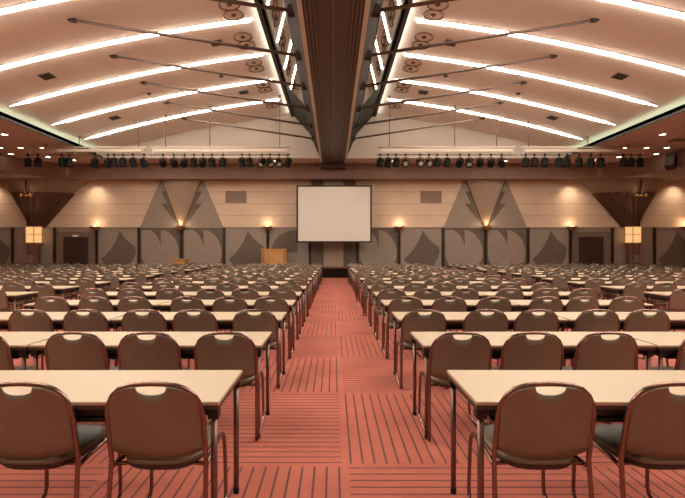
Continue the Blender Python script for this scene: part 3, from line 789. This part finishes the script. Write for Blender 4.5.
# ------------------------------------------------------------------ rows
NROWS, PITCH = 16, 1.247
def chair_d(r): return 2.115 + PITCH*(r-1)
def table_d(r): return 2.375 + PITCH*(r-1)
KNOWN = {(1,-1):[.812,1.405],(2,-1):[.788,1.345,1.876],(3,-1):[.787,1.39,1.90,2.487,3.035],(4,-1):[.794,1.321,1.861,2.534,3.036,3.595],
         (1,1):[.966,1.555],(2,1):[.927,1.45,1.99],(3,1):[.907,1.527,2.036,2.644,3.143],(4,1):[.921,1.48,2.05,2.71,3.176,3.74]}
def in_view(x, d, half):
    lim = (0.733*d if x < 0 else 0.773*d); return abs(x) - half < lim
INNER = {-1: .53, 1: .66}; SIDEIN = {-1: 4.95, 1: 5.20}
tables = []; chairs = []
for r in range(1, NROWS+1):
    for sg in (-1, 1):
        nm = 'left' if sg < 0 else 'right'
        for k in range(2):
            x = sg*(INNER[sg] + TL/2 + k*(TL+.03))
            if in_view(x, table_d(r)+.3, TL/2):
                tables.append((r, x, table_d(r), f'tan table {ORD[k+1]} {nm} of the centre aisle, {ORD[r]} row up from the camera', 'c'))
        offs = [.26,.82,1.38, 1.74+.30,1.74+.84,1.74+1.41]
        kn = KNOWN.get((r, sg), [])
        for i in range(6):
            x = kn[i] if i < len(kn) else INNER[sg] + offs[i] + random.uniform(-.045,.045)*(1 if r < 7 else 2)
            if in_view(sg*x, chair_d(r)-.07, .23):
                chairs.append((r, sg*x, chair_d(r) + (0 if r < 5 else random.uniform(-.04,.03)), f'brown stacking chair {ORD[i+1]} {nm} of centre aisle, {ORD[r]} row up from the camera', 'c'))
        sj = random.uniform(0, .3) if r >= 9 else 0
        for k in range(6):
            x = sg*(sj + SIDEIN[sg] + TL/2 + k*(TL+.03))
            if abs(x) + TL/2 > 15.6: continue
            if in_view(x, table_d(r)+.3, TL/2):
                tables.append((r, x, table_d(r), f'tan table {ORD[k+1]} past the {nm} side aisle, {ORD[r]} row up from the camera', 's'))
            for j in range(3):
                cx_ = sj + SIDEIN[sg] + k*(TL+.03) + (.28,.85,1.43)[j] + random.uniform(-.10,.10)
                if in_view(sg*cx_, chair_d(r)-.07, .22):
                    chairs.append((r, sg*cx_, chair_d(r) + random.uniform(-.07,.03), f'brown stacking chair {ORD[k*3+j+1]} past the {nm} side aisle, {ORD[r]} row up from the camera', 's'))
tp_near = table_proto(True); tm = merged_table(); first = True; tfar = None
for r, x, d, lab, blk in tables:
    g = 'tables of the centre blocks' if blk == 'c' else 'tables of the side blocks'
    rz = random.uniform(-.004,.004)
    if r <= 7:
        o = tp_near if first else dup(tp_near, (0,0,0), 0, lab); first = False
        o['label'] = lab; o['group'] = g; o.location = (x, d, 0); o.rotation_euler = (0,0,rz)
    else:
        o = put('conference_table', tm, None, (x, d, 0), (0,0,rz)); tag(o, lab, 'table', g)
chairs.sort(key=lambda c: (c[0], abs(c[1])))
near = chairs[:300]; rest = chairs[300:]
cp = chair_proto(); cm = merged_chair(False); first = True
for r, x, d, lab, blk in near:
    g = 'chairs of the centre blocks' if blk == 'c' else 'chairs of the side blocks'
    rz = random.gauss(0, .015 if r < 4 else .04)
    if r <= 6:
        o = cp if first else dup(cp, (0,0,0), 0, lab); first = False
        o['label'] = lab; o['group'] = g; o.location = (x, d, 0); o.rotation_euler = (0,0,rz)
    else:
        o = put('stacking_chair', cm, None, (x, d, 0), (0,0,rz)); tag(o, lab, 'chair', g)
if rest:
    lo = merged_chair(True); bm = bmesh.new(); nm_ = len(lo.vertices)
    for r, x, d, lab, blk in rest:
        k = len(bm.verts); bm.from_mesh(lo); bm.verts.ensure_lookup_table()
        T_ = Matrix.Translation((x, d, 0)) @ Matrix.Rotation(random.gauss(0,.04), 4, 'Z')
        for v in bm.verts[k:]: v.co = T_ @ v.co
    me = bpy.data.meshes.new('distant_chairs')
    for m in lo.materials: me.materials.append(m)
    bm.to_mesh(me); bm.free()
    o = put('distant_chairs', me); tag(o, 'mass of brown stacking chairs in the last rows before the far wall', 'chairs'); o['kind'] = 'stuff'
print('TABLES', len(tables), 'CHAIRS', len(chairs), 'rest', len(rest))

# ------------------------------------------------------------------ world and view
w = bpy.data.worlds.new('world'); SC.world = w; w.use_nodes = True
w.node_tree.nodes['Background'].inputs['Color'].default_value = (0,0,0,1)
SC.view_settings.view_transform = 'Standard'; SC.view_settings.look = 'None'; SC.view_settings.gamma = 1.0
SC.view_settings.exposure = 0.0; SC.view_settings.use_curve_mapping = False
SC.cycles.max_bounces = 7; SC.cycles.diffuse_bounces = 5; SC.cycles.use_denoising = True
SC.cycles.sample_clamp_indirect = 8
